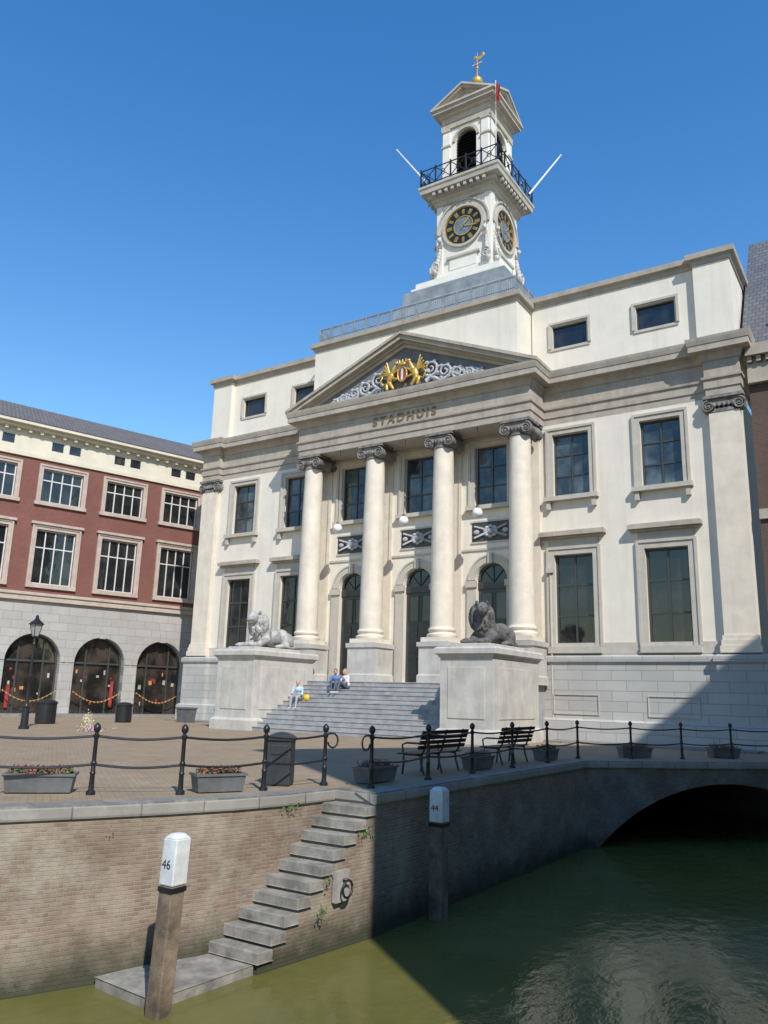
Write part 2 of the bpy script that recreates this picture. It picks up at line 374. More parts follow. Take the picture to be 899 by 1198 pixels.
def ionic(m,fr,u,nf,nb,ztop,w,r=.3):
    m.box(fr,u-w/2-.22,u+w/2+.22,nb,nf+.04,ztop-.14,ztop-.01)
    zc=ztop-.14-r-.02
    m.box(fr,u-w/2-.1,u+w/2+.1,nb,nf-.06,zc,ztop-.142)
    for sg in (-1,1):
        uu=u+sg*(w/2+.02)
        pts=[fr.p(uu,nb,zc),fr.p(uu,(nf+nb)/2,zc),fr.p(uu,nf-.05,zc)]
        m.tube(pts,[r*.92,r*.7,r*.92],16)
        volute(m,fr,uu,zc,nf-.02,r*.86,sg)
    for q in range(5): m.ell(fr.p(u+(q-2)*w*.16,nf-.02,zc+.02),(.06,.06,.1))
COLY=-1.1
for k in (-1.5,-.5,.5,1.5):
    x=k*S
    col.bx(x-.72,x+.72,COLY-.72,COLY+.72,4.12,4.32)
    col.rev(x,COLY,[(.68,4.32),(.71,4.38),(.71,4.46),(.66,4.5),(.6,4.52),(.59,4.6),(.63,4.62),(.65,4.69),(.62,4.75),(.58,4.77),(.565,4.84)],32,capt=False)
    pr=[(.565-.085*(i/12)**1.7,4.84+(13.42-4.84)*i/12) for i in range(13)]
    col.rev(x,COLY,pr,32,capt=False)
    capm.rev(x,COLY,[(.48,13.40),(.53,13.42),(.53,13.48),(.5,13.5),(.52,13.6),(.6,13.72),(.6,13.8)],24)
    frc=Fr((0,COLY),0);ionic(capm,frc,x,.56,-.56,14.17,1.0,.31)
for k in (-1.5,1.5):
    x=k*S
    col.box(W0,x-.5,x+.5,0,.12,4.3,13.6);ionic(capm,W0,x,.2,0,14.17,.9,.26)
for k in (-.5,.5):
    x=k*S
    col.box(W0,x-.45,x+.45,0,.1,2.3,13.6)
    trim2.box(W0,x-.55,x+.55,0,.16,13.6,14.1)
for sg in (-1,1):
    x=14.67*sg
    col.box(W0,x-.6,x+.6,0,.28,4.3,13.6)
    col.box(W0,x-.7,x+.7,0,.38,3.9,4.12);col.box(W0,x-.66,x+.66,0,.34,4.122,4.3);col.box(W0,x-.75,x+.75,0,.42,3.63,3.9)
    capm.box(W0,x-.63,x+.63,0,.31,13.45,13.6)
    ionic(capm,W0,x,.36,0,14.17,1.15,.3)
col.obj('columns_and_pilasters',COLM,TH,smooth='auto')
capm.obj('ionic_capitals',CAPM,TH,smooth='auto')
ped=MB()
for k in (-1.5,-.5,.5,1.5):
    x=k*S;c=[(x-.78,COLY-.78),(x+.78,COLY-.78),(x+.78,COLY+.78),(x-.78,COLY+.78)]
    ped.sweep(c,[(.06,2.27),(.06,2.6),(0,2.66),(0,3.85),(.07,3.9),(.08,4.1),(-.3,4.12)],closed=True)
ped.obj('column_pedestals',PEDM,TH)
tym=MB()
tym.poly([(-6.6,-1.6,16.66),(6.6,-1.6,16.66),(0,-1.6,19.5)])
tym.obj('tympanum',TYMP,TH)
def rake(m,x0,z0,x1,z1,th,y0,y1):
    P=[]
    for y in (y0,y1):
        P+= [(x0,y,z0),(x1,y,z1),(x1,y,z1-th),(x0,y,z0-th)]
    m.add(P,[(0,1,2,3),(4,5,6,7),(0,1,5,4),(3,2,6,7),(0,3,7,4),(1,2,6,5)])
for sg in (-1,1):
    rake(trim,7.34*sg,16.74,0,19.76,.16,-2.22,1.)
    rake(trim,7.26*sg,16.74-.12,0,19.6,.22,-2.12,-1.4)
    rake(trim,6.9*sg,16.74-.14,0,19.38,.14,-1.86,-1.45)
    rake(trim,6.6*sg,16.62,0,19.24,.2,-1.72,-1.5)
wall.obj('walls',WALL,TH);lead.obj('flat_roofs',LEAD,TH)
orn=MB();gold=MB()
def scroll(m,x,z,r,sg,y=-1.72,turn=1.6):
    pts=[];rs=[]
    for i in range(30):
        t=i/29;a=-math.pi/2+sg*t*2*math.pi*turn;rr=r*(1-.85*t)
        pts.append((x+rr*math.cos(a),y,z+rr*math.sin(a)));rs.append(.085*(1-.55*t))
    m.tube(pts,rs,6)
    for q in range(6):
        a=q*1.05;m.ell((x+r*1.05*math.cos(a),y,z+r*.95*math.sin(a)),(.12,.06,.09),seg=8,rings=5)
for sg in (-1,1):
    orn.tube([(sg*(1.3+i*.28),-1.7,16.95+.16*math.sin(i*1.5)) for i in range(13)],[.12-.006*i for i in range(13)],6)
    for (x,z,r) in ((1.55,17.65,.42),(2.35,17.35,.38),(3.05,17.15,.30),(3.7,17.02,.24),(4.25,16.92,.17)): scroll(orn,sg*x,z-.08,r,sg*(1 if int(x*10)%2 else -1))
    for i in range(26):
        x=1.2+3.3*random.random();zt=16.85+(4.9-x)*.25*random.random()
        orn.ell((sg*x,-1.68,zt),(.11,.06,.08),seg=8,rings=5)
    b=sg
    gold.ell((b*.72,-1.85,17.45),(.2,.16,.36),Matrix.Rotation(-b*.35,3,'Y'))
    gold.cap((b*.6,-1.85,17.7),(b*.42,-1.88,18.08),.13,.08);gold.ell((b*.36,-1.9,18.16),(.14,.1,.1));gold.cap((b*.3,-1.9,18.15),(b*.18,-1.9,18.05),.05,.02)
    gold.cap((b*.62,-1.88,17.6),(b*.28,-1.92,17.75),.07,.05);gold.cap((b*.66,-1.88,17.4),(b*.3,-1.92,17.3),.07,.05)
    gold.cap((b*.8,-1.85,17.2),(b*.55,-1.88,16.85),.13,.07);gold.cap((b*.95,-1.85,17.1),(b*.9,-1.88,16.85),.1,.07)
    for q in range(5): gold.cap((b*.8,-1.8,17.65),(b*(1.0+.1*q),-1.82,18.35-q*.17),.07,.04)
    gold.tube([(b*.95,-1.85,17.2),(b*1.2,-1.85,17.1),(b*1.35,-1.85,17.4),(b*1.2,-1.85,17.6)],[.05,.045,.04,.05],6)
gold.tube([(.27*math.cos(a*.4),-1.9,17.5+.38*math.sin(a*.4)) for a in range(17)],.05,6)
gold.ell((0,-1.88,18.05),(.2,.1,.12))
for q in (-.15,0,.15): gold.cap((q,-1.88,18.1),(q*1.3,-1.88,18.3),.04,.03)
orn.obj('pediment_scrollwork',ORN,TH,smooth=True);gold.obj('gilded_griffins',GOLD,TH,smooth=True)
sh=MB();sh.ell((0,-1.84,17.5),(.25,.07,.36));sh.obj('heraldic_shield',plain('shield_red',(.35,.03,.03),.5,.1,3),TH,smooth=True)
sh=MB();sh.box(Fr((0,-1.9),0),-.06,.06,-.0,.02,17.2,17.8);sh.obj('shield_pale',WHP,TH)
trim.obj('entablature_and_cornices',TRIM,TH);trim2.obj('window_surrounds',TRIM2,TH)
gl.obj('upper_window_glass',GLS,TH);gl2.obj('lower_window_glass',GLS2,TH);frm.obj('window_frames',FRM,TH)
tx=bpy.data.curves.new('stadhuis_lettering','FONT');tx.body='STADHUIS';tx.size=.60;tx.extrude=.015;tx.align_x='CENTER';tx.space_character=1.45;tx.offset=.01
to=bpy.data.objects.new('stadhuis_lettering',tx);COL.objects.link(to);to.location=(0,-1.65,15.13);to.rotation_euler=(math.pi/2,0,0);tx.materials.append(plain('gilded_letters',(.20,.13,.04),.5,.1,3));to.parent=TH
r_=MB();path=[(-5.9,6),(-5.9,-1.25),(5.9,-1.25),(5.9,6)]
for i in range(3):
    a=Vector(path[i]);b=Vector(path[i+1]);L=(b-a).length;n=int(L/.75)
    for z in (20.8,21.0,21.55,21.6): r_.tube([(a.x,a.y,z),(b.x,b.y,z)],.03,5)
    for j in range(n+(i==2)):
        p=a.lerp(b,j/n);r_.bx(p.x-.04,p.x+.04,p.y-.04,p.y+.04,20.68,21.64)
    m=n*7
    for j in range(m+1):
        p=a.lerp(b,j/m);r_.tube([(p.x,p.y,20.72),(p.x,p.y,21.6)],.022,4)
r_.obj('roof_railing',LEAD,TH)
m=MB();m.tube([(6.95,-.12,.9),(6.95,-.12,7.2)],.06,8);m.box(W0,6.8,7.1,.05,.25,7.2,7.4);m.obj('drainpipe',TRIM2,TH,smooth='auto')
OPAL=plain('opal_glass',(.8,.8,.78),.2,.02,1,bmp=0)
for k in (-1,0,1):
    e=empty('hanging_globe_lamp');m=MB();m.ell((k*S,-1.45,10.0),(.24,.24,.24),seg=20,rings=12);m.obj('glass_globe',OPAL,e,smooth=True)
    m=MB();m.tube([(k*S,-1.45,10.2),(k*S,-1.45,14.16)],.015,6);m.rev(k*S,-1.45,[(.05,10.35),(.1,10.2),(.12,10.2)],12);m.obj('chain',IRON,e)
# ================================================================= ENTRANCE STEPS
st=MB();HS=.19;NS=12;Y0=-6.3;TR=.36
for i in range(NS):
    y=Y0+i*TR;st.bx(-4.78,4.78,y,-1.9,i*HS,(i+1)*HS-.045);st.bx(-4.78,4.78,y-.025,-1.9,(i+1)*HS-.0445,(i+1)*HS)
st.bx(-6.6,6.6,-1.9,-.002,0,2.278)
st.obj('entrance_steps',STEP,bevel=.008)
def tread(y): return HS*(min(NS-1,int(math.floor((y-Y0+.025)/TR)))+1)
# ================================================================= LION PEDESTALS AND LIONS
def closed_box_path(x0,x1,y0,y1): return [(x0,y0),(x1,y0),(x1,y1),(x0,y1)]
for sg in (-1,1):
    x0,x1=sorted((4.79*sg,7.04*sg));m=MB()
    m.sweep(closed_box_path(x0,x1,-6.26,-1.92),[(.14,0),(.14,.42),(.06,.5),(.0,.52),(0,3.15),(.05,3.17),(.08,3.25),(.18,3.3),(.18,3.5),(.1,3.57),(-1.1,3.58)],closed=True)
    m.bx(x0+.35,x1-.35,-6.29,-6.255,.9,2.8);
    m.bx(x1-.005,x1+.03,-5.8,-2.4,.9,2.8)
    m.bx(x0+.3,x1-.3,-5.95,-2.6,3.57,3.72)
    m.obj('statue_pedestal',PEDM,bevel=.012)
    lm=MB();rnd=random.Random(3)
    E=lm.ell;C=lm.cap
    tw=.5 if sg>0 else .15
    R=Matrix.Rotation(tw,3,'Z')
    def H(p):
        v=R@Vector((p[0],p[1]+.85-(.14 if p[1]<-1.05 and abs(p[0])<.24 and p[2]>1.05 else 0),p[2]));return (v.x,v.y-.85,v.z)
    E((0,.35,.52),(.40,1.0,.40));E((0,-.5,.68),(.43,.5,.55));E((0,.9,.55),(.44,.5,.46))
    for s_ in (-1,1):
        E((s_*.36,.95,.42),(.24,.48,.40));C((s_*.5,.75,.2),(s_*.55,.2,.12),.16,.11);E((s_*.55,.08,.1),(.14,.2,.1))
        C((s_*.33,-.55,.42),(s_*.34,-1.05,.16),.2,.14);C((s_*.34,-1.05,.15),(s_*.33,-1.5,.12),.14,.12);E((s_*.33,-1.62,.11),(.16,.2,.11))
        for q in (-1,0,1): E((s_*.33+q*.09,-1.78,.09),(.05,.09,.07),seg=8,rings=6)
    lm.tube([(0.2,1.35,.4),(.45,1.5,.2),(.62,1.2,.1),(.7,.7,.1),(.68,.4,.12)],[.07,.06,.055,.05,.06],8);E((.68,.3,.13),(.09,.16,.09))
    E(H((0,-.8,1.12)),(.42,.36,.52));E(H((0,-1.12,1.38)),(.24,.3,.25));E(H((0,-1.4,1.27)),(.155,.2,.12));E(H((0,-1.36,1.15)),(.11,.13,.06));E(H((0,-1.57,1.33)),(.07,.04,.05))
    C(H((0,-1.2,1.55)),H((0,-1.5,1.36)),.09,.07)
    for s_ in (-1,1):
        E(H((s_*.2,-1.0,1.63)),(.08,.05,.1));E(H((s_*.11,-1.35,1.43)),(.05,.05,.035))
    for q in range(170):
        a=rnd.uniform(0,2*math.pi);b=rnd.uniform(-.9,1.2)
        px=.46*math.cos(b)*math.cos(a)*1.0;py=-.78+.42*math.cos(b)*math.sin(a);pz=1.12+.52*math.sin(b)
        if py<-.95 and abs(px)<.27 and pz>.98: continue
        L=rnd.uniform(.09,.16);p=Vector(H((px,py,pz)));dn=Vector((px*.3,.08,-1)).normalized()
        C(p,p+dn*L*1.5,.075,.025,seg=7)
    lm.v=[(v[0]*1.02,v[1]*.98,v[2]*1.02) for v in lm.v]
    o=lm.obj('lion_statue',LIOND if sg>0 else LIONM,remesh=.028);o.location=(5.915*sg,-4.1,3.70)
# ================================================================= CLOCK TOWER
CT=empty('clock_tower');AX=(0.1,6.36)
def sq(h,cx=AX[0],cy=AX[1]): return [(cx-h,cy-h),(cx+h,cy-h),(cx+h,cy+h),(cx-h,cy+h)]
def tsw(m,prof): m.sweep(sq(1),[(o-1,z) for o,z in prof],closed=True)
tw=MB();tl=MB();tt=MB();tg=MB();tb=MB();th_=MB();tgr=MB()
tsw(tl,[(4.4,20.95),(4.4,22.2),(4.25,22.3),(3.4,24.3),(3.3,24.32),(3.3,25.1),(3.0,25.2),(0,25.2)])
tsw(tw,[(2.95,25.2),(2.95,25.45),(2.75,25.5),(2.75,25.85),(2.6,25.95),(2.3,26.0),(2.3,26.15),(1.95,26.2),(1.95,26.6),(1.88,26.65),(1.80,26.66)])
hc=1.82
for k in range(4):
    a=k*math.pi/2;n=(math.sin(a),-math.cos(a))
    f=Fr((AX[0]+n[0]*hc,AX[1]+n[1]*hc),a)
    tw.wall(f,-hc,hc,26.66,31.3,[],0)
    for s_ in (-1,1):
        tw.box(f,s_*(hc-.2)-.2,s_*(hc-.2)+.2,0,.06,26.66,31.3)
        for q in range(9):
            t=q/8;tgr.ell(f.p(s_*(hc-.28+.22*(1-t)**2),.28*(1-t)+.05,26.7+1.9*t),(.17-.06*t,.17-.06*t,.2),seg=10,rings=6)
        volute(tgr,f,s_*(hc-.15),27.0,.42,.3,s_);volute(tgr,f,s_*(hc-.32),28.5,.2,.2,-s_)
        tgr.ell(f.p(s_*(hc-.3),.3,28.75),(.13,.13,.16))
    zc=29.45;R=1.25
    tt.arcband(f,0,zc,R,R+.16,0,.16,0,360,48);tgr.arcband(f,0,zc,R+.17,R+.42,0,.10,-8,188,30);tt.arcband(f,0,zc,R+.42,R+.52,0,.18,-8,188,30)
    tw.box(f,-.9,.9,0,.1,26.66,27.4)
    tt.box(f,-1.1,1.1,0,.18,27.4,27.55)
    tb.disc(f,0,zc,R,.05,48,.62)
    th_.disc(f,0,zc,.62,.055,40)
    tg.arcband(f,0,zc,R-.05,R-.01,.05,.09,0,360,48);tg.arcband(f,0,zc,.60,.65,.05,.09,0,360,40)
    for q in range(12):
        b=q*math.pi/6;c,s_=math.cos(b),math.sin(b)
        for dq in ((-.06,0,.06) if q%2 else (-.09,-.03,.03,.09)):
            P=[];r0,r1=.76,1.1
            for (rr,tt_) in ((r0,dq-.017),(r0,dq+.017),(r1,dq+.022),(r1,dq-.022)): P.append(f.p(rr*c-tt_*s_,.075,zc+rr*s_+tt_*c))
            tg.poly(P)
    for q in range(60):
        b=q*math.pi/30;tg.ell(f.p(1.16*math.cos(b),.06,zc+1.16*math.sin(b)),(.015,.015,.015),seg=5,rings=4)
    for (deg,L,w_) in ((60-12,.72,.06),(-12,1.05,.045)):
        b=math.radians(deg);c,s_=math.cos(b),math.sin(b)
        tg.poly([f.p(-.25*c-w_*.5*s_,.11,zc-.25*s_+w_*.5*c),f.p(-.25*c+w_*.5*s_,.11,zc-.25*s_-w_*.5*c),f.p(L*.7*c+w_*s_,.11,zc+L*.7*s_-w_*c),f.p(L*c,.11,zc+L*s_),f.p(L*.7*c-w_*s_,.11,zc+L*.7*s_+w_*c)])
    for q in range(9):
        u=-1.7+q*.425;tt.box(f,u-.09,u+.09,.1,.75,31.72,31.95)
    hb=1.58;g=Fr((AX[0]+n[0]*hb,AX[1]+n[1]*hb),a);kk=.004*(k%2)
    tw.wall(g,-hb,hb,32.55,37.0,[(-.72,.72,33.1,36.45,True)],.35)
    for s_ in (-1,1):
        tw.box(g,s_*(hb-.24)-.24,s_*(hb-.24)+.24,0,.1,32.6,36.6)
        tt.box(g,s_*(hb-.24)-.29,s_*(hb-.24)+.29,0,.16+kk,36.6+kk,36.743+kk);tt.box(g,s_*(hb-.24)-.3,s_*(hb-.24)+.3,0,.16+kk,35.5+kk,35.62+kk)
    tt.arcband(g,0,35.73,.74,.92,0,.07)
    tw.box(g,-.8,.8,0,.12,32.6,33.08)
    for q in range(16):
        z=33.15+q*.21;P=[g.p(-.72,-.1,z),g.p(.72,-.1,z),g.p(.72,-.3,z+.2),g.p(-.72,-.3,z+.2)];tb.poly(P)
    tb.quad(g.p(-.72,-.36,33),g.p(.72,-.36,33),g.p(.72,-.36,36.5),g.p(-.72,-.36,36.5))
    h2=Fr((AX[0]+n[0]*1.72,AX[1]+n[1]*1.72),a)
    tgr.poly([h2.p(-1.72,0,38.1),h2.p(1.72,0,38.1),h2.p(0,0,38.95)])
    for s_ in (-1,1):
        for (dn0,dn1,top,tk,ex) in ((-1.7,.5,39.42,.14,2.24),(-1.7,.38,39.27,.16,2.14),(-1.0,.16,39.08,.14,1.9)):
            P=[]
            for nn in (dn0,dn1): P+=[h2.p(s_*ex,nn,38.2+.02),h2.p(0,nn,top),h2.p(0,nn,top-tk),h2.p(s_*ex,nn,38.2-tk+.02)]
            tt.add(P,[(0,1,2,3),(4,5,6,7),(0,1,5,4),(3,2,6,7),(0,3,7,4)])
tw.obj('tower_walls',TWH,CT);tl.obj('lead_base',LEAD,CT)
tsw(tt,[(hc,31.2),(1.95,31.25),(1.97,31.5),(2.1,31.6),(2.12,31.72),(2.3,31.74),(2.3,31.95),(2.62,31.97),(2.65,32.2),(2.72,32.3),(2.72,32.45),(1.5,32.56)])
tsw(tt,[(1.58,36.75),(1.7,36.78),(1.72,37.1),(1.78,37.15),(1.66,37.2),(1.66,37.6),(1.8,37.66),(1.84,37.8),(2.12,37.84),(2.12,38.02),(2.22,38.08),(2.24,38.18),(0,38.2)])
tt.obj('tower_cornices',plain('tower_trim',(.44,.41,.35),.8,.12,1.6,streak=.3),CT);tgr.obj('tower_sculpture',plain('tower_ornament',(.50,.48,.44),.8,.2,4),CT,smooth='auto')
tb.obj('dials_and_louvres',plain('dial_black',(.012,.014,.018),.4,.1,3,bmp=0),CT);tg.obj('clock_numerals_and_hands',GOLD,CT)
th_.obj('dial_centres',plain('dial_blue_grey',(.16,.2,.24),.4,.3,4,bmp=0),CT)
br=MB()
q4=sq(2.6)
for i in range(4):
    a=Vector(q4[i]);b=Vector(q4[(i+1)%4])
    for z in (32.62,33.62): br.tube([(a.x,a.y,z),(b.x,b.y,z)],.04,6)
    n=5
    for j in range(n):
        p=a.lerp(b,j/n);q=a.lerp(b,(j+1)/n);br.bx(p.x-.04,p.x+.04,p.y-.04,p.y+.04,32.5,33.75)
        br.tube([(p.x,p.y,32.65),(q.x,q.y,33.6)],.028,5);br.tube([(p.x,p.y,33.6),(q.x,q.y,32.65)],.028,5)
        m_=p.lerp(q,.5);br.tube([(m_.x+.14*math.cos(t*.7)*abs((b-a).normalized().x),m_.y+.14*math.cos(t*.7)*abs((b-a).normalized().y),33.12+.2*math.sin(t*.7)) for t in range(10)],.025,5)
br.obj('balcony_railing',IRON,CT)
m=MB();m.rev(AX[0],AX[1],[(.55,39.3),(.45,39.6),(.2,40.0),(.16,40.5),(.24,40.6),(.12,40.75)],16);m.obj('finial_base',LEAD,CT,smooth=True)
m=MB();m.ell((AX[0],AX[1],41.05),(.36,.36,.36));m.tube([(AX[0],AX[1],41.3),(AX[0],AX[1],43.3)],[.05,.02],6)
m.ell((AX[0],AX[1],42.1),(.1,.1,.1));m.tube([(AX[0]-.35,AX[1],42.45),(AX[0]+.35,AX[1],42.45)],.025,5);m.tube([(AX[0],AX[1]-.35,42.3),(AX[0],AX[1]+.35,42.3)],.025,5)
m.ell((AX[0]+.12,AX[1],42.85),(.28,.03,.12));m.ell((AX[0]-.15,AX[1],43.0),(.12,.03,.1));m.ell((AX[0]+.38,AX[1],43.0),(.14,.03,.2));m.obj('gilded_ball_and_vane',GOLD,CT,smooth=True)
for (a,b) in (((-2.3,4.2,33.0),(-4.1,3.4,35.6)),((2.75,8.4,33.0),(4.6,9.2,35.6))):
    m=MB();m.tube([a,b],[.06,.04],8);m.ell(b,(.07,.07,.07));m.obj('flagpole',WHP,smooth=True)
e=empty('flag');m=MB();m.tube([(2.35,4.35,32.4),(2.35,4.35,38.6)],.03,6);m.obj('pole',WHP,e)
m=MB()
for i in range(6):
    for j in range(8):
        def fp(i,j): return (2.35+.07*i+.03*math.sin(j*.9),4.35-.05*i+.05*math.sin(i*1.7+j*.4),38.5-j*.16-.10*i)
        m.quad(fp(i,j),fp(i+1,j),fp(i+1,j+1),fp(i,j+1))
m.obj('flag_cloth',plain('flag_red',(.5,.05,.04),.8,.1,3),e,smooth=True)
# ================================================================= BRICK BUILDING (left)
BB=empty('brick_building');D=(.283,.959);B=Fr((-25,-8),math.atan2(.959,.283))
bw_=MB();gs=MB();cr=MB();ss=MB();bf=MB();bg=MB();tr_=MB();bf2=MB();sg_=MB()
SP=4.07;ks=range(-4,5)
S0,S1=-18,24
up3=[(k*SP-1.25,k*SP+1.25,12.85,14.95) for k in ks];up2=[(k*SP-1.2,k*SP+1.2,7.75,11.1) for k in ks]
bw_.wall(B,S0,S1,7.2,15.6,up3+up2,.25)
gs.wall(B,S0,S1,0,6.7,[(k*SP-1.6-.5,k*SP+1.6-.5,0.02,4.75,True) for k in ks],.6)
cr.wall(B,S0,S1,15.6,17.3,[(k*SP+d-.4,k*SP+d+.4,16.15,16.8) for k in ks for d in (-.55,.55)],.2)
for k in ks:
    u=k*SP
    window(B,u,2.5,12.85,14.95,bf,bg,.2,4,2,.07,.035,transom=[14.25]);surround(ss,B,u,2.5,12.85,14.95,.22,.07)
    ss.box(B,u-1.6,u+1.6,0,.16,12.62,12.84)
    window(B,u,2.4,7.75,11.1,bf,bg,.2,4,3,.07,.035,transom=[10.0]);surround(ss,B,u,2.4,7.75,11.1,.24,.08)
    ss.box(B,u-1.5,u+1.5,0,.16,7.5,7.74);ss.box(B,u-1.6,u+1.6,0,.22,11.4,11.55)
    for d in (-.55,.55): window(B,u+d,.8,16.15,16.8,bf,bg,.12,1,1,.04)
    v=u-.5
    sg_.quad(B.p(v-1.6,-.55,0.02),B.p(v+1.6,-.55,.02),B.p(v+1.6,-.55,4.75),B.p(v-1.6,-.55,4.75))
    bf2.arcband(B,v,3.15,1.48,1.6,-.55,-.42)
    for q in (-1.54,-.75,.75,1.54): bf2.box(B,v+q-.05,v+q+.05,-.55,-.44,.02,3.2 if abs(q)>1 else 4.4)
    bf2.box(B,v-1.5,v+1.5,-.55,-.43,3.1,3.22)
    gs.arcband(B,v,3.15,1.62,2.0,0,.05);gs.box(B,v-.2,v+.2,0,.12,4.7,5.3)
ss.box(B,S0,S1,0,.2,6.7,7.2);ss.box(B,S0,S1,0,.28,7.02,7.15);tr_.box(B,S0,S1,0,.12,15.5,15.75)
tr_.box(B,S0,S1,0,.35,17.2,17.4);tr_.box(B,S0,S1,0,.65,17.4,17.6)
for i in range(60): tr_.box(B,S0+i*.7,S0+i*.7+.18,0,.3,17.0,17.2)
rf=MB();rf.quad(B.p(S0,.7,17.6),B.p(S1,.7,17.6),B.p(S1,-5,20.4),B.p(S0,-5,20.4));rf.quad(B.p(S0,-5,20.4),B.p(S1,-5,20.4),B.p(S1,-11,17.6),B.p(S0,-11,17.6))
bw_.quad(B.p(S0,0,0),B.p(S0,-11,0),B.p(S0,-11,17.5),B.p(S0,0,17.5));bw_.quad(B.p(S1,0,0),B.p(S1,-11,0),B.p(S1,-11,17.5),B.p(S1,0,17.5));bw_.quad(B.p(S0,-11,0),B.p(S1,-11,0),B.p(S1,-11,17.5),B.p(S0,-11,17.5))
rf.obj('tiled_roof',TILE,BB);bw_.obj('brick_walls',BRL,BB);gs.obj('stone_ground_floor',GST,BB);cr.obj('attic_storey',CREAM,BB);ss.obj('stone_trim',STON,BB)
bf.obj('white_frames',WFR,BB);bf2.obj('shop_frames',FRM,BB);bg.obj('glass',GLS2,BB);sg_.obj('shop_glass',SHOPG,BB);tr_.obj('eaves_cornice',CREAM,BB)
ga=MB();gy=MB();gw=MB();rs_=random.Random(11)
for k in (-1,0,1,2,3):
    v=k*SP-.5
    if k in (0,2): ga.box(B,v+.98,v+1.18,-.42,-.38,.5,2.1)
    if k in (0,1): ga.box(B,v-1.2,v-1.0,-.42,-.38,.4,1.7)
    for q in range(14): gy.ell(B.p(v-1.5+3.*q/13,.1,1.38-.6*math.sin(math.pi*q/13)),(.045,.045,.06),seg=6,rings=4)
    gy.tube([B.p(v-1.5+3.*t/12,.1,1.4-.6*math.sin(math.pi*t/12)) for t in range(13)],.018,5)
    for q in range(9):
        uu=v+rs_.uniform(-1.35,1.2);zz=rs_.uniform(.5,2.6);(ga,gw,gw,gy)[q%4].box(B,uu,uu+rs_.uniform(.08,.22),-.545,-.52+.002*q,zz,zz+rs_.uniform(.08,.3))
ga.obj('red_door_banners',plain('banner_red',(.33,.03,.03),.7,.3,2),BB);gy.obj('light_garland',plain('garland_amber',(.5,.25,.08),.6,.2,2),BB);gw.obj('shop_display',plain('display_white',(.45,.43,.38),.7,.4,2),BB)
# ================================================================= DARK BRICK HOUSE (right)
RB=empty('dark_brick_house');f=Fr((15.6,.35),0)
w=MB();t_=MB();fr_=MB();g_=MB();s_=MB()
hol=[(1.0+i*3.4,2.6+i*3.4,a,b) for i in range(3) for a,b in ((3.6,7.6),(10.2,13.2))]
w.wall(f,0,11,0,14.6,hol,.25);w.quad((26.6,.35,0),(26.6,14,0),(26.6,14,15),(26.6,.35,15))
for h in hol: window(f,(h[0]+h[1])/2,1.6,h[2],h[3],fr_,g_,.2,2,3,.09,.04);surround(t_,f,(h[0]+h[1])/2,1.6,h[2],h[3],.2,.06,bot=True)
t_.box(f,0,11.2,0,.25,14.6,15.4);t_.box(f,0,11.2,0,.55,15.7,16.2);t_.box(f,0,11.2,0,.2,15.4,15.7);t_.box(f,0,11,0,.12,8.9,9.3)
for i in range(32): t_.box(f,.05+i*.35,.22+i*.35,.2,.42,15.45,15.69)
s_.quad(f.p(-.2,.1,16.2),f.p(11,.1,16.2),f.p(11,-5.4,24.0),f.p(-.2,-5.4,24.0));s_.quad(f.p(-.2,-5.4,24.0),f.p(11,-5.4,24.0),f.p(11,-11,16.2),f.p(-.2,-11,16.2))
s_.poly([f.p(-.2,.1,16.2),f.p(-.2,-5.4,24.0),f.p(-.2,-11,16.2)])
w.obj('brick_walls',BRD,RB);t_.obj('stone_trim',TRIM,RB);fr_.obj('white_frames',WFR,RB);g_.obj('glass',GLS2,RB);s_.obj('slate_roof',SLATE,RB)
m=MB()
for i in range(2): m.bx(16.6+i*.5,16.9+i*.5,.9,1.2,16.6,17.8)
m.obj('roof_vents',FRM,RB)
# ================================================================= CANAL HOUSE on the near side (casts the foreground shadow)
KH=empty('canal_house');ang=math.atan2(.91,.42);K=Fr((23.2,-30.3),ang)
m=MB();m.box(K,0,30,0,12,0,22.2);m.obj('brick_walls',BRD,KH)
m=MB();g=MB()
for i in range(9):
    for z in (1.2,5.4,9.6,13.8,17.6,20.3):
        u=1.8+i*3.2;hh=2.4 if z<20 else 1.4
        g.box(K,u-.7,u+.7,-.03,-.004,z,z+hh);m.box(K,u-.82,u-.7,-.08,-.004,z-.1,z+hh+.1);m.box(K,u+.7,u+.82,-.08,-.004,z-.1,z+hh+.1);m.box(K,u-.7,u+.7,-.08,-.004,z+hh,z+hh+.1);m.box(K,u-.7,u+.7,-.08,-.004,z-.1,z);m.box(K,u-.03,u+.03,-.06,-.031,z,z+hh)
m.box(K,-.2,30.2,-.4,12.3,22.2,22.5);m.obj('white_frames',WFR,KH);g.obj('glass',GLS2,KH)
# ================================================================= GROUND + CANAL
WL=-2.3
left=[(8.0,-31.5),(8.2,-30),(8.6,-28.3),(9.1,-27.1),(9.75,-25.9),(10.3,-24.8),(10.75,-23.7),(11.0,-22.7),(11.1,-21.5)]
canal=left+[(12.0,-21.5),(12.0,-10.7),(18.1,-4.48),(22.8,-4.48),(22.8,-31.5)]
outer=[(-400,-400),(400,-400),(400,600),(-400,600)]
pts=outer+canal[::-1]
tris=tessellate_polygon([[Vector((x,y,0)) for x,y in outer],[Vector((x,y,0)) for x,y in canal[::-1]]])
m=MB();m.add([(x,y,0) for x,y in pts],[tuple(t) for t in tris]);m.obj('ground',PLAZA)
m=MB();m.box(B,-18,19,.02,2.6,0,.1);m.obj('pavement',PAVE,bevel=.02)
m=MB();m.bx(7.1,15.2,-1.9,-.33,0,.06);m.bx(-15.2,-7.2,-1.9,-.33,0,.06);m.obj('stone_pavement',PAVE)
m=MB();m.quad((5,-40,WL),(40,-40,WL),(40,20,WL),(5,20,WL))
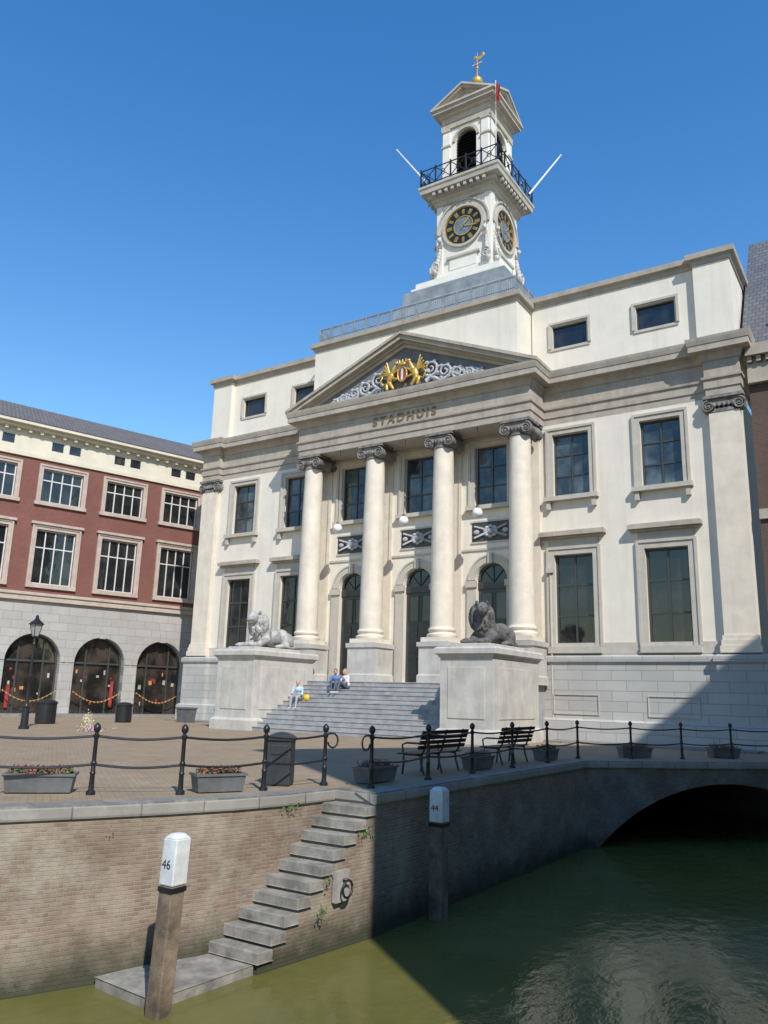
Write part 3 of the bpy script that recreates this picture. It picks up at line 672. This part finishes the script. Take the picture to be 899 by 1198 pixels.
wm,nt,b=nm('canal_water');b.inputs['Roughness'].default_value=.11;b.inputs['IOR'].default_value=1.30
n=noise(nt,.6,4,.6);r=ramp(nt,n.outputs[0],.3,.7);nt.links.new(mix(nt,r.outputs[0],(.105,.105,.026),(.15,.14,.042)),b.inputs['Base Color'])
n2=noise(nt,3.0,4,.6,vec=(1,.6,1));bump(nt,b,n2.outputs[0],.22,.07)
m.obj('canal_water',wm)
m=MB()
def strip(m,path,z0,z1,bat=None):
    for i in range(len(path)-1):
        a,b=path[i],path[i+1];ba,bb=(bat[i],bat[i+1]) if bat else (0,0)
        m.quad((a[0]+ba,a[1],z0),(b[0]+bb,b[1],z0),(b[0],b[1],z1),(a[0],a[1],z1))
strip(m,left,-4,-.16,[.9,.85,.8,.75,.6,.4,.2,0.05,0]);strip(m,[(11.1,-21.5),(12,-21.5),(12,-10.7)],-4,-.16);strip(m,[(18.1,-4.48),(22.8,-4.48),(22.8,-31.5),(8,-31.5)],-4,-.16)
m.obj('quay_wall',QBR)
m=MB();CP=[(-.0,-.18),(-.05,-.18),(-.06,-.15),(-.06,-.03),(-.04,0.012),(.38,.012),(.38,-.01)]
def cope(path,mir=False):
    m.sweep(path,[(o*-1,z) for o,z in CP])
cope(left);m.sweep([(11.1,-21.5),(12,-21.5)],[(0,-.18),(.03,-.15),(.03,-.02),(0,.008),(-.3,.008)])
m.sweep([(12,-21.56),(12,-10.7),(18.1,-4.48)],[(o*-1,z) for o,z in CP],cap=True)
m.obj('coping_stones',COPE)
bd=Vector((.7,.714)).normalized();BF=Fr((12,-10.7),math.atan2(bd.y,bd.x))
m=MB();Rr=6.0;uc=4.5;za=-.62;zc=za-Rr
L=8.71
N_=40
def az(u):
    d=Rr*Rr-(u-uc)**2
    return max(zc+math.sqrt(max(d,0)),-4)
for i in range(N_):
    a=L*i/N_;b2=L*(i+1)/N_
    ha=az(a);hb2=az(b2)
    if abs((a+b2)/2-uc)>=4.25: ha=hb2=-4
    m.quad(BF.p(a,0,ha),BF.p(b2,0,hb2),BF.p(b2,0,-.16),BF.p(a,0,-.16))
    if abs((a+b2)/2-uc)<4.25: m.quad(BF.p(a,0,az(a)),BF.p(b2,0,az(b2)),BF.p(b2,-22,az(b2)),BF.p(a,-22,az(a)))
for u in (uc-4.25,uc+4.25): m.quad(BF.p(u,0,-4),BF.p(u,-22,-4),BF.p(u,-22,az(u)+.3),BF.p(u,0,az(u)+.3))
m.quad(BF.p(0,-22,-4),BF.p(L,-22,-4),BF.p(L,-22,0),BF.p(0,-22,0))
a0=math.degrees(math.asin(4.2/Rr))
m.arcband(BF,uc,zc,Rr+.02,Rr+.36,0.0,.05,90-a0,90+a0,40)
m.obj('canal_bridge',QBD)
m=MB();NQ=10
def innerx(y):
    for i in range(len(left)-1):
        (xa,ya),(xb,yb)=left[i],left[i+1]
        if ya<=y<=yb: return xa+(xb-xa)*(y-ya)/(yb-ya)
    return 11
for i in range(NQ):
    y1=-21.5-i*.25;y0=-21.5-(i+1)*.25;z=-.2*(i+1)
    xo0=12.0-.03*(i+1);xo1=12.0-.03*i
    P=[]
    for zz in (z-.15,z): P+=[(innerx(y0-.05)-.03,y0-.05,zz),(xo0+.04,y0-.05,zz),(xo1+.04,y1,zz),(innerx(y1)-.03,y1,zz)]
    m.add(P,[(0,1,2,3),(4,5,6,7),(0,1,5,4),(1,2,6,5),(2,3,7,6),(3,0,4,7)])
m.add([(10.3,-25.7,-2.17),(11.55,-25.8,-2.17),(11.65,-24.02,-2.17),(10.6,-24.02,-2.17),(10.3,-25.7,-2.5),(11.55,-25.8,-2.5),(11.65,-24.02,-2.5),(10.6,-24.02,-2.5)],[(0,1,2,3),(0,1,5,4),(1,2,6,5),(4,5,6,7),(3,0,4,7),(2,3,7,6)])
m.obj('quay_stairs',STAIRM,bevel=.012)
m=MB()
for i in range(NQ):
    y1=-21.5-i*.25;y0=-21.5-(i+1)*.25;z=-.2*(i+1)-.15
    xa=12.0-.03*(i+1);xb=12.0-.03*i
    P=[(innerx(y0)-.02,y0,-4),(xa,y0,-4),(xb,y1,-4),(innerx(y1)-.02,y1,-4),(innerx(y0)-.02,y0,z),(xa,y0,z),(xb,y1,z),(innerx(y1)-.02,y1,z)]
    m.add(P,[(4,5,6,7),(0,1,5,4),(1,2,6,5),(3,0,4,7)])
m.obj('stair_base_wall',QBR)
m=MB();m.tube([(11.95,-22.35,-1.25),(12.08,-22.35,-1.25)],.03,6);m.tube([(12.08,-22.35+.13*math.cos(t*.42),-1.38+.13*math.sin(t*.42)) for t in range(16)],.02,6);m.obj('mooring_ring',IRON,smooth=True)
m=MB();m.bx(11.9,11.99,-22.52,-22.18,-1.58,-1.12);m.obj('ring_stone',plain('ring_stone',(.36,.34,.30),.9,.2,4))
def mpost(x,y,zt,w_,lean,txt):
    e=empty('mooring_post')
    def pr(z): return (x+lean[0]*(z-WL),y+lean[1]*(z-WL))
    def seg(z0,z1,h0,h1,mat,nmn,bv=.015):
        m=MB();a=pr(z0);b=pr(z1)
        P=[(a[0]-h0,a[1]-h0,z0),(a[0]+h0,a[1]-h0,z0),(a[0]+h0,a[1]+h0,z0),(a[0]-h0,a[1]+h0,z0),(b[0]-h1,b[1]-h1,z1),(b[0]+h1,b[1]-h1,z1),(b[0]+h1,b[1]+h1,z1),(b[0]-h1,b[1]+h1,z1)]
        m.add(P,[(3,2,1,0),(4,5,6,7),(0,1,5,4),(1,2,6,5),(2,3,7,6),(3,0,4,7)]);m.obj(nmn,mat,e,bevel=bv)
    h=w_/2
    seg(WL-1.2,zt-.62,h*1.05,h,WOODP,'timber');seg(zt-.62,zt-.06,h+.012,h+.008,WHP,'painted_top');seg(zt-.06,zt,h+.008,h-.05,WHP,'chamfered_cap')
    seg(zt-.70,zt-.64,h+.014,h+.014,IRON,'iron_band',.003)
    a=pr(zt-.3)
    t=bpy.data.curves.new('number','FONT');t.body=txt;t.size=.16;t.extrude=.001;o=bpy.data.objects.new('number',t);COL.objects.link(o);o.location=(a[0]-.1,a[1]-h-.016,zt-.42);o.rotation_euler=(math.pi/2,0,0);t.materials.append(IRON);o.parent=e
mpost(11.72,-25.85,-.16,.23,(.03,.02),'46');mpost(12.3,-19.75,0.0,.26,(0,0),'44')
# ================================================================= RAILINGS
def railing(posts,curl0=False,curl1=False,name='iron_railing'):
    m=MB()
    for (x,y) in posts:
        m.rev(x,y,[(.075,0),(.075,.05),(.045,.08),(.038,.3),(.05,.33),(.038,.36),(.032,.85),(.05,.88),(.05,.92),(.03,.94),(.03,.96),(.055,.99),(.062,1.03),(.05,1.07),(.02,1.1),(.003,1.11)],10)
        m.ell((x,y,.48),(.05,.05,.05),seg=8,rings=6)
    for i in range(len(posts)-1):
        a=Vector(posts[i]);b=Vector(posts[i+1])
        for z in (.90,.46):
            m.tube([(*(a.lerp(b,t/6)),z-.05*math.sin(math.pi*t/6)) for t in range(7)],.02,6)
    for (fl,p,q) in ((curl0,posts[0],posts[1]),(curl1,posts[-1],posts[-2])):
        if fl:
            d=(Vector(p)-Vector(q)).normalized()
            m.tube([(p[0]+d.x*s,p[1]+d.y*s,z) for s,z in [(0,.9),(.08,.925),(.16,.93)]+[(.19+.13*math.sin(t*.45),.80+.13*math.cos(t*.45)) for t in range(11)]],.018,6)
    return m.obj(name,IRON,smooth='auto')
railing([(5.2,-29.3),(6.6,-27.9),(7.8,-26.4),(8.9,-25.0),(9.85,-24.0),(10.4,-22.6),(10.65,-21.2)],curl1=True)
railing([(11.5,-20.9),(11.5,-18.8),(11.5,-16.8),(11.5,-14.6),(11.5,-12.3),(11.5,-9.9),(12.7,-8.6),(13.85,-7.2),(15.0,-5.6),(16.4,-4.2),(18,-3.2),(20,-3)],curl0=True)
# ================================================================= STREET FURNITURE
def planter(x,y,ang,L=.95,fl=True):
    e=empty('planter_box',(x,y,0));e.rotation_euler=(0,0,ang);m=MB()
    h=L/2;P=[]
    for (z,ex) in ((0.02,-.04),(.3,0)): P+=[(-h-ex,-.2-ex,z),(h+ex,-.2-ex,z),(h+ex,.2+ex,z),(-h-ex,.2+ex,z)]
    m.add(P,[(3,2,1,0),(0,1,5,4),(1,2,6,5),(2,3,7,6),(3,0,4,7)]);m.sweep(closed_box_path(-h,h,-.2,.2),[(0,.27),(.02,.27),(.02,.31),(-.03,.31),(-.03,.25)],closed=True)
    m.bx(-h+.05,h-.05,-.15,.15,.2,.27);m.obj('trough',PLAN,e)
    for (mat,nmn,cnt,rz) in ((LEAF,'foliage',140,.1),(FLOW,'flowers',260,.14)):
        m=MB()
        for i in range(cnt):
            c=Vector((random.uniform(-h+.05,h-.05),random.uniform(-.15,.15),.28+random.uniform(0,rz)));s=random.uniform(.015,.035)
            a=Vector([random.uniform(-1,1) for _ in range(3)]).normalized()*s;b=a.orthogonal().normalized()*s
            m.quad(c-a,c-b,c+a,c+b)
        m.obj(nmn,mat,e)
planter(8.15,-25.4,.8,1.05);planter(10.0,-23.3,1.1,.85)
for (x,y,a) in ((11.0,-20.0,1.57),(11.1,-15.7,1.57),(11.1,-11.4,1.57),(12.6,-7.9,.8),(14.7,-5.3,.8)): planter(x,y,a,1.0)
def bench(x,y,ang):
    e=empty('park_bench',(x,y,0));e.rotation_euler=(0,0,ang);m=MB();L=1.05
    for i in range(4): m.bx(-L,L,-.24+i*.125,-.14+i*.125,.43,.46)
    for i in range(4):
        z=.55+i*.105;yy=.27+i*.035;m.add([(-L,yy,z),(L,yy,z),(L,yy+.03,z+.08),(-L,yy+.03,z+.08),(-L,yy+.03,z-.01),(L,yy+.03,z-.01),(L,yy+.06,z+.07),(-L,yy+.06,z+.07)],[(0,1,2,3),(4,5,6,7),(0,1,5,4),(3,2,6,7),(0,3,7,4),(1,2,6,5)])
    m.obj('slats',BENW,e,bevel=.006);m=MB()
    for s in (-.8,0,.8):
        m.tube([(s,-.25,0),(s,-.22,.25),(s,-.22,.42),(s,.2,.42),(s,.28,.5),(s,.42,.95)],.025,6);m.tube([(s,.3,0),(s,.22,.25),(s,.2,.42)],.025,6)
        if s: m.tube([(s,-.24,.44),(s,-.26,.62),(s,-.15,.66),(s,.3,.66)],.022,6)
    m.obj('iron_frame',IRON,e)
bench(10.7,-17.3,-math.pi/2);bench(10.75,-13.4,-math.pi/2)
e=empty('litter_bin',(10.05,-21.75,0));e.rotation_euler=(0,0,.5);m=MB()
m.sweep(closed_box_path(-.2,.2,-.2,.2),[(.0,0),(.02,.03),(.02,.78),(.05,.8),(.05,.84),(-.02,.9),(-.12,.94),(-.2,.95)],closed=True);m.bx(-.15,.15,-.235,-.21,.55,.72);m.obj('body',plain('bin_grey_green',(.03,.037,.04),.5,.2,4),e,bevel=.01)
def smallbin(x,y,h=1.0,w_=.3,name='litter_bin'):
    m=MB();m.rev(x,y,[(w_*.9,0),(w_,.05),(w_,h*.8),(w_*1.08,h*.82),(w_*1.08,h*.88),(w_*.7,h*.97),(.01,h)],16);m.obj(name,IRON,smooth='auto')
smallbin(-13.5,-10.5,1.1,.45);smallbin(-13.6,-6.0,1.0,.4)
e=empty('street_lamp',(-9.6,-14.1,0));m=MB()
m.rev(0,0,[(.2,0),(.2,.1),(.15,.15),(.13,.8),(.16,.84),(.1,.9),(.075,1.0),(.06,2.0),(.08,2.03),(.055,2.06),(.045,3.3),(.07,3.33),(.05,3.38),(.04,3.6)],14)
m.tube([(-.3,0,3.15),(.3,0,3.15)],.018,6)
for a in range(4):
    c,s=math.cos(a*math.pi/2+.78),math.sin(a*math.pi/2+.78);m.tube([(.12*c,.12*s,3.62),(.24*c,.24*s,4.1)],.014,5)
m.sweep([(-.09,-.09),(.09,-.09),(.09,.09),(-.09,.09)],[(-.09,3.6),(0,3.6),(.0,3.64),(-.09,3.64)],closed=True)
m.sweep([(-.19,-.19),(.19,-.19),(.19,.19),(-.19,.19)],[(0,4.1),(.03,4.1),(.0,4.16),(-.1,4.28),(-.14,4.36),(-.15,4.45),(-.18,4.5)],closed=True)
m.obj('post_and_lantern_frame',IRON,e,smooth='auto')
m=MB();m.add([(-.08,-.08,3.64),(.08,-.08,3.64),(.08,.08,3.64),(-.08,.08,3.64),(-.165,-.165,4.1),(.165,-.165,4.1),(.165,.165,4.1),(-.165,.165,4.1)],[(0,1,5,4),(1,2,6,5),(2,3,7,6),(3,0,4,7)]);m.obj('lantern_glass',plain('lantern_glass',(.35,.37,.36),.15,.1,3,bmp=0),e)
def clump(name,mat,c,r,n,s0=.03):
    m=MB()
    for i in range(n):
        p=Vector((c[0]+random.gauss(0,r[0]*.5),c[1]+random.gauss(0,r[1]*.5),max(.02,c[2]+random.gauss(0,r[2]*.5)) if c[2]>0 else c[2]+random.gauss(0,r[2]*.5)));s=random.uniform(s0*.5,s0*1.3)
        a=Vector([random.uniform(-1,1) for _ in range(3)]).normalized()*s;b=a.orthogonal().normalized()*s;m.quad(p-a,p-b*.6,p+a,p+b*.6)
    return m.obj(name,mat)
clump('flower_bouquet',leafm('yellow_white_flowers',(.6,.5,.1),(.7,.7,.65)),(-8.2,-12.2,.35),(.2,.2,.35),220,.035)
clump('memorial_wreath',leafm('white_flowers',(.6,.6,.6),(.55,.2,.25)),(-6.8,-13.0,.1),(.5,.4,.1),260,.04)
for (p,r,n_) in (((11.05,-22.6,-.2),(.12,.25,.05),90),((10.0,-25.4,-.45),(.06,.12,.06),40),((12.0,-22.9,-1.65),(.04,.12,.10),50),((12.03,-21.75,-.6),(.04,.15,.1),50),((12.0,-22.75,-1.2),(.04,.1,.06),25)): clump('wall_plant',LEAF,p,r,n_,.022)
for (x,y) in ((-12.5,-2.8),(-9.6,-2.9)):
    m=MB();m.sweep(closed_box_path(x-.45,x+.45,y-.3,y+.3),[(-.05,0),(0,.7),(.04,.7),(.04,.78),(-.05,.78),(-.05,.7),(-.3,.7)],closed=True);m.obj('stone_planter',PLAN)
# ================================================================= PEOPLE
SKIN=plain('skin',(.50,.30,.21),.6,.05,4,bmp=0)
def person(x,y,shirt,pants,hair,long=False,turn=0.,lean=0.,arm=0,shoe=(.5,.5,.5)):
    zs=tread(y);zf=tread(y-.62);e=empty('sitting_person',(x,y,zs));e.rotation_euler=(0,0,turn);e.scale=(1.09,1.09,1.09);df=(zf-zs)/1.09
    sh=plain('shirt',shirt,.85,.1,6);pa=plain('trousers',pants,.85,.12,6);ha=plain('hair',hair,.7,.2,20)
    L=lean;t=MB()
    t.ell((0,.02,.2),(.17,.125,.15));t.ell((0,.01-L*.4,.34),(.15,.11,.17));t.ell((0,-.01-L*.8,.47),(.185,.12,.14));t.cap((-.14,-.01-L,.53),(.14,-.01-L,.53),.065,.065);t.cap((0,-L,.52),(0,-.02-L*1.1,.6),.065,.055)
    el=[];hd=[]
    for s in (-1,1):
        S_=Vector((s*.19,-.01-L,.52));E_=Vector((s*.25,-.12-L*.8,.27));H_=Vector((s*.12,-.37,.29))
        if arm and s>0: E_=Vector((.27,-.1-L,.32));H_=Vector((.12,-.24-L,.5))
        t.cap(S_,E_,.056,.045);t.cap(E_,E_.lerp(H_,.35),.045,.04);el.append(E_);hd.append(H_)
    t.obj('shirt_torso',sh,e,remesh=.014)
    p=MB();p.ell((0,.02,.12),(.18,.15,.12))
    for s in (-1,1):
        kn=Vector((s*.13,-.46,.14));an=Vector((s*.12,-.56,df+.11));kn.z=max(df+.5,.12)
        p.cap((s*.09,-.02,.11),kn,.088,.062);p.cap(kn,an,.06,.042)
    p.obj('trousers',pa,e,remesh=.014)
    k=MB()
    for s in (-1,1):
        an=Vector((s*.12,-.56,df+.06));k.cap(an+Vector((0,.03,-.01)),an+Vector((0,-.16,-.025)),.042,.034)
    k.obj('shoes',plain('shoes',shoe,.6,.1,5),e,remesh=.01)
    h=MB();hc=Vector((0,-.06-L*1.25,.74))
    h.cap((0,-.01-L*1.1,.56),hc+Vector((0,.02,-.06)),.052,.05);h.ell(hc,(.076,.094,.112));h.ell(hc+Vector((0,-.03,-.06)),(.055,.06,.055));h.ell(hc+Vector((0,-.1,-.012)),(.013,.02,.022))
    for s in (-1,1): h.ell(hc+Vector((s*.078,.005,-.01)),(.012,.02,.03))
    for i,H_ in enumerate(hd):
        s=-1 if i==0 else 1;E_=el[i];d=(H_-E_).normalized();h.cap(E_.lerp(H_,.3),H_,.036,.027);pc=H_+d*.045;h.ell(pc,(.038,.045,.02))
        sd=Vector((1,0,0))
        for q in range(4):
            b=pc+sd*(q-1.5)*.019+d*.035;h.cap(b,b+d*(.035+.006*(1.5-abs(q-1.5))),.0095,.009,seg=6);b2=b+d*.04;h.cap(b2,b2+d*.015+Vector((0,0,-.03)),.009,.008,seg=6)
        h.cap(pc-sd*s*.03,pc-sd*s*.055+d*.03,.011,.009,seg=6)
    h.obj('head_and_hands',SKIN,e,remesh=.0075)
    f=MB()
    for s in (-1,1): f.ell(hc+Vector((s*.03,-.088,.01)),(.012,.008,.007))
    f.ell(hc+Vector((0,-.09,-.062)),(.022,.008,.006));f.obj('eyes_and_mouth',plain('face_dark',(.12,.04,.035),.5,.1,5,bmp=0),e,smooth=True)
    r=MB();r.ell(hc+Vector((0,.022,.035)),(.088,.098,.098));
    if long: r.ell(hc+Vector((0,.07,-.08)),(.075,.05,.16));r.ell(hc+Vector((-.07,.02,-.07)),(.025,.05,.12));r.ell(hc+Vector((.07,.02,-.07)),(.025,.05,.12))
    r.obj('hair',ha,e,remesh=.012)
    return e
person(-3.95,-4.0,(.42,.55,.66),(.33,.35,.38),(.35,.32,.28),turn=.25,lean=.08)
person(-2.75,-2.78,(.12,.2,.38),(.07,.09,.14),(.08,.06,.05),turn=.5,lean=.05)
person(-2.15,-2.75,(.7,.68,.66),(.1,.12,.16),(.45,.3,.15),long=True,turn=-.3,lean=.04,arm=1)
m=MB();z=tread(-4.0);m.ell((-3.5,-4.0,z+.15),(.17,.1,.15));m.tube([(-3.62,-4,z+.26),(-3.58,-4,z+.42),(-3.42,-4,z+.42),(-3.38,-4,z+.26)],.012,6);m.obj('yellow_shoulder_bag',plain('bag_yellow',(.75,.5,.03),.6,.1,5),remesh=.01)
# ================================================================= CAMERA / LIGHT
f=928.82;ps,thh,ro=.5817,.2276,.0273
F=Vector((-math.sin(ps)*math.cos(thh),math.cos(ps)*math.cos(thh),math.sin(thh)));R0=Vector((math.cos(ps),math.sin(ps),0));U0=R0.cross(F)
R=math.cos(ro)*R0+math.sin(ro)*U0;U=-math.sin(ro)*R0+math.cos(ro)*U0
cd=bpy.data.cameras.new('camera');cam=bpy.data.objects.new('camera',cd);COL.objects.link(cam)
Mx=Matrix((R,U,-F)).transposed().to_4x4();Mx.translation=Vector((19.995,-33.625,1.65));cam.matrix_world=Mx
cd.sensor_fit='VERTICAL';cd.sensor_height=36;cd.sensor_width=27;cd.lens=f*36/1198;cd.clip_end=3000;cd.clip_start=.1;sc.camera=cam
AL=math.radians(52);EL=math.radians(42.5)
sd=Vector((math.sin(AL)*math.cos(EL),-math.cos(AL)*math.cos(EL),math.sin(EL)))
sl_=bpy.data.lights.new('sun','SUN');sl_.energy=4.9;sl_.angle=math.radians(.53);sl_.color=(1,.955,.885);so=bpy.data.objects.new('sun',sl_);COL.objects.link(so);so.rotation_euler=sd.to_track_quat('Z','Y').to_euler()
w=bpy.data.worlds.new('World');sc.world=w;w.use_nodes=True;nt=w.node_tree;bg=nt.nodes['Background'];sk=nt.nodes.new('ShaderNodeTexSky');sk.sky_type='NISHITA';sk.sun_disc=False
sk.sun_elevation=EL;sk.sun_rotation=math.pi-AL;sk.air_density=1.6;sk.dust_density=.1;sk.ozone_density=4.0
hs=nt.nodes.new('ShaderNodeHueSaturation');hs.inputs['Saturation'].default_value=1.34;hs.inputs['Hue'].default_value=.508;hs.inputs['Value'].default_value=1.18
nt.links.new(sk.outputs[0],hs.inputs['Color']);nt.links.new(hs.outputs[0],bg.inputs[0]);bg.inputs[1].default_value=.15
sc.view_settings.view_transform='Standard';sc.view_settings.look='None';sc.view_settings.exposure=0
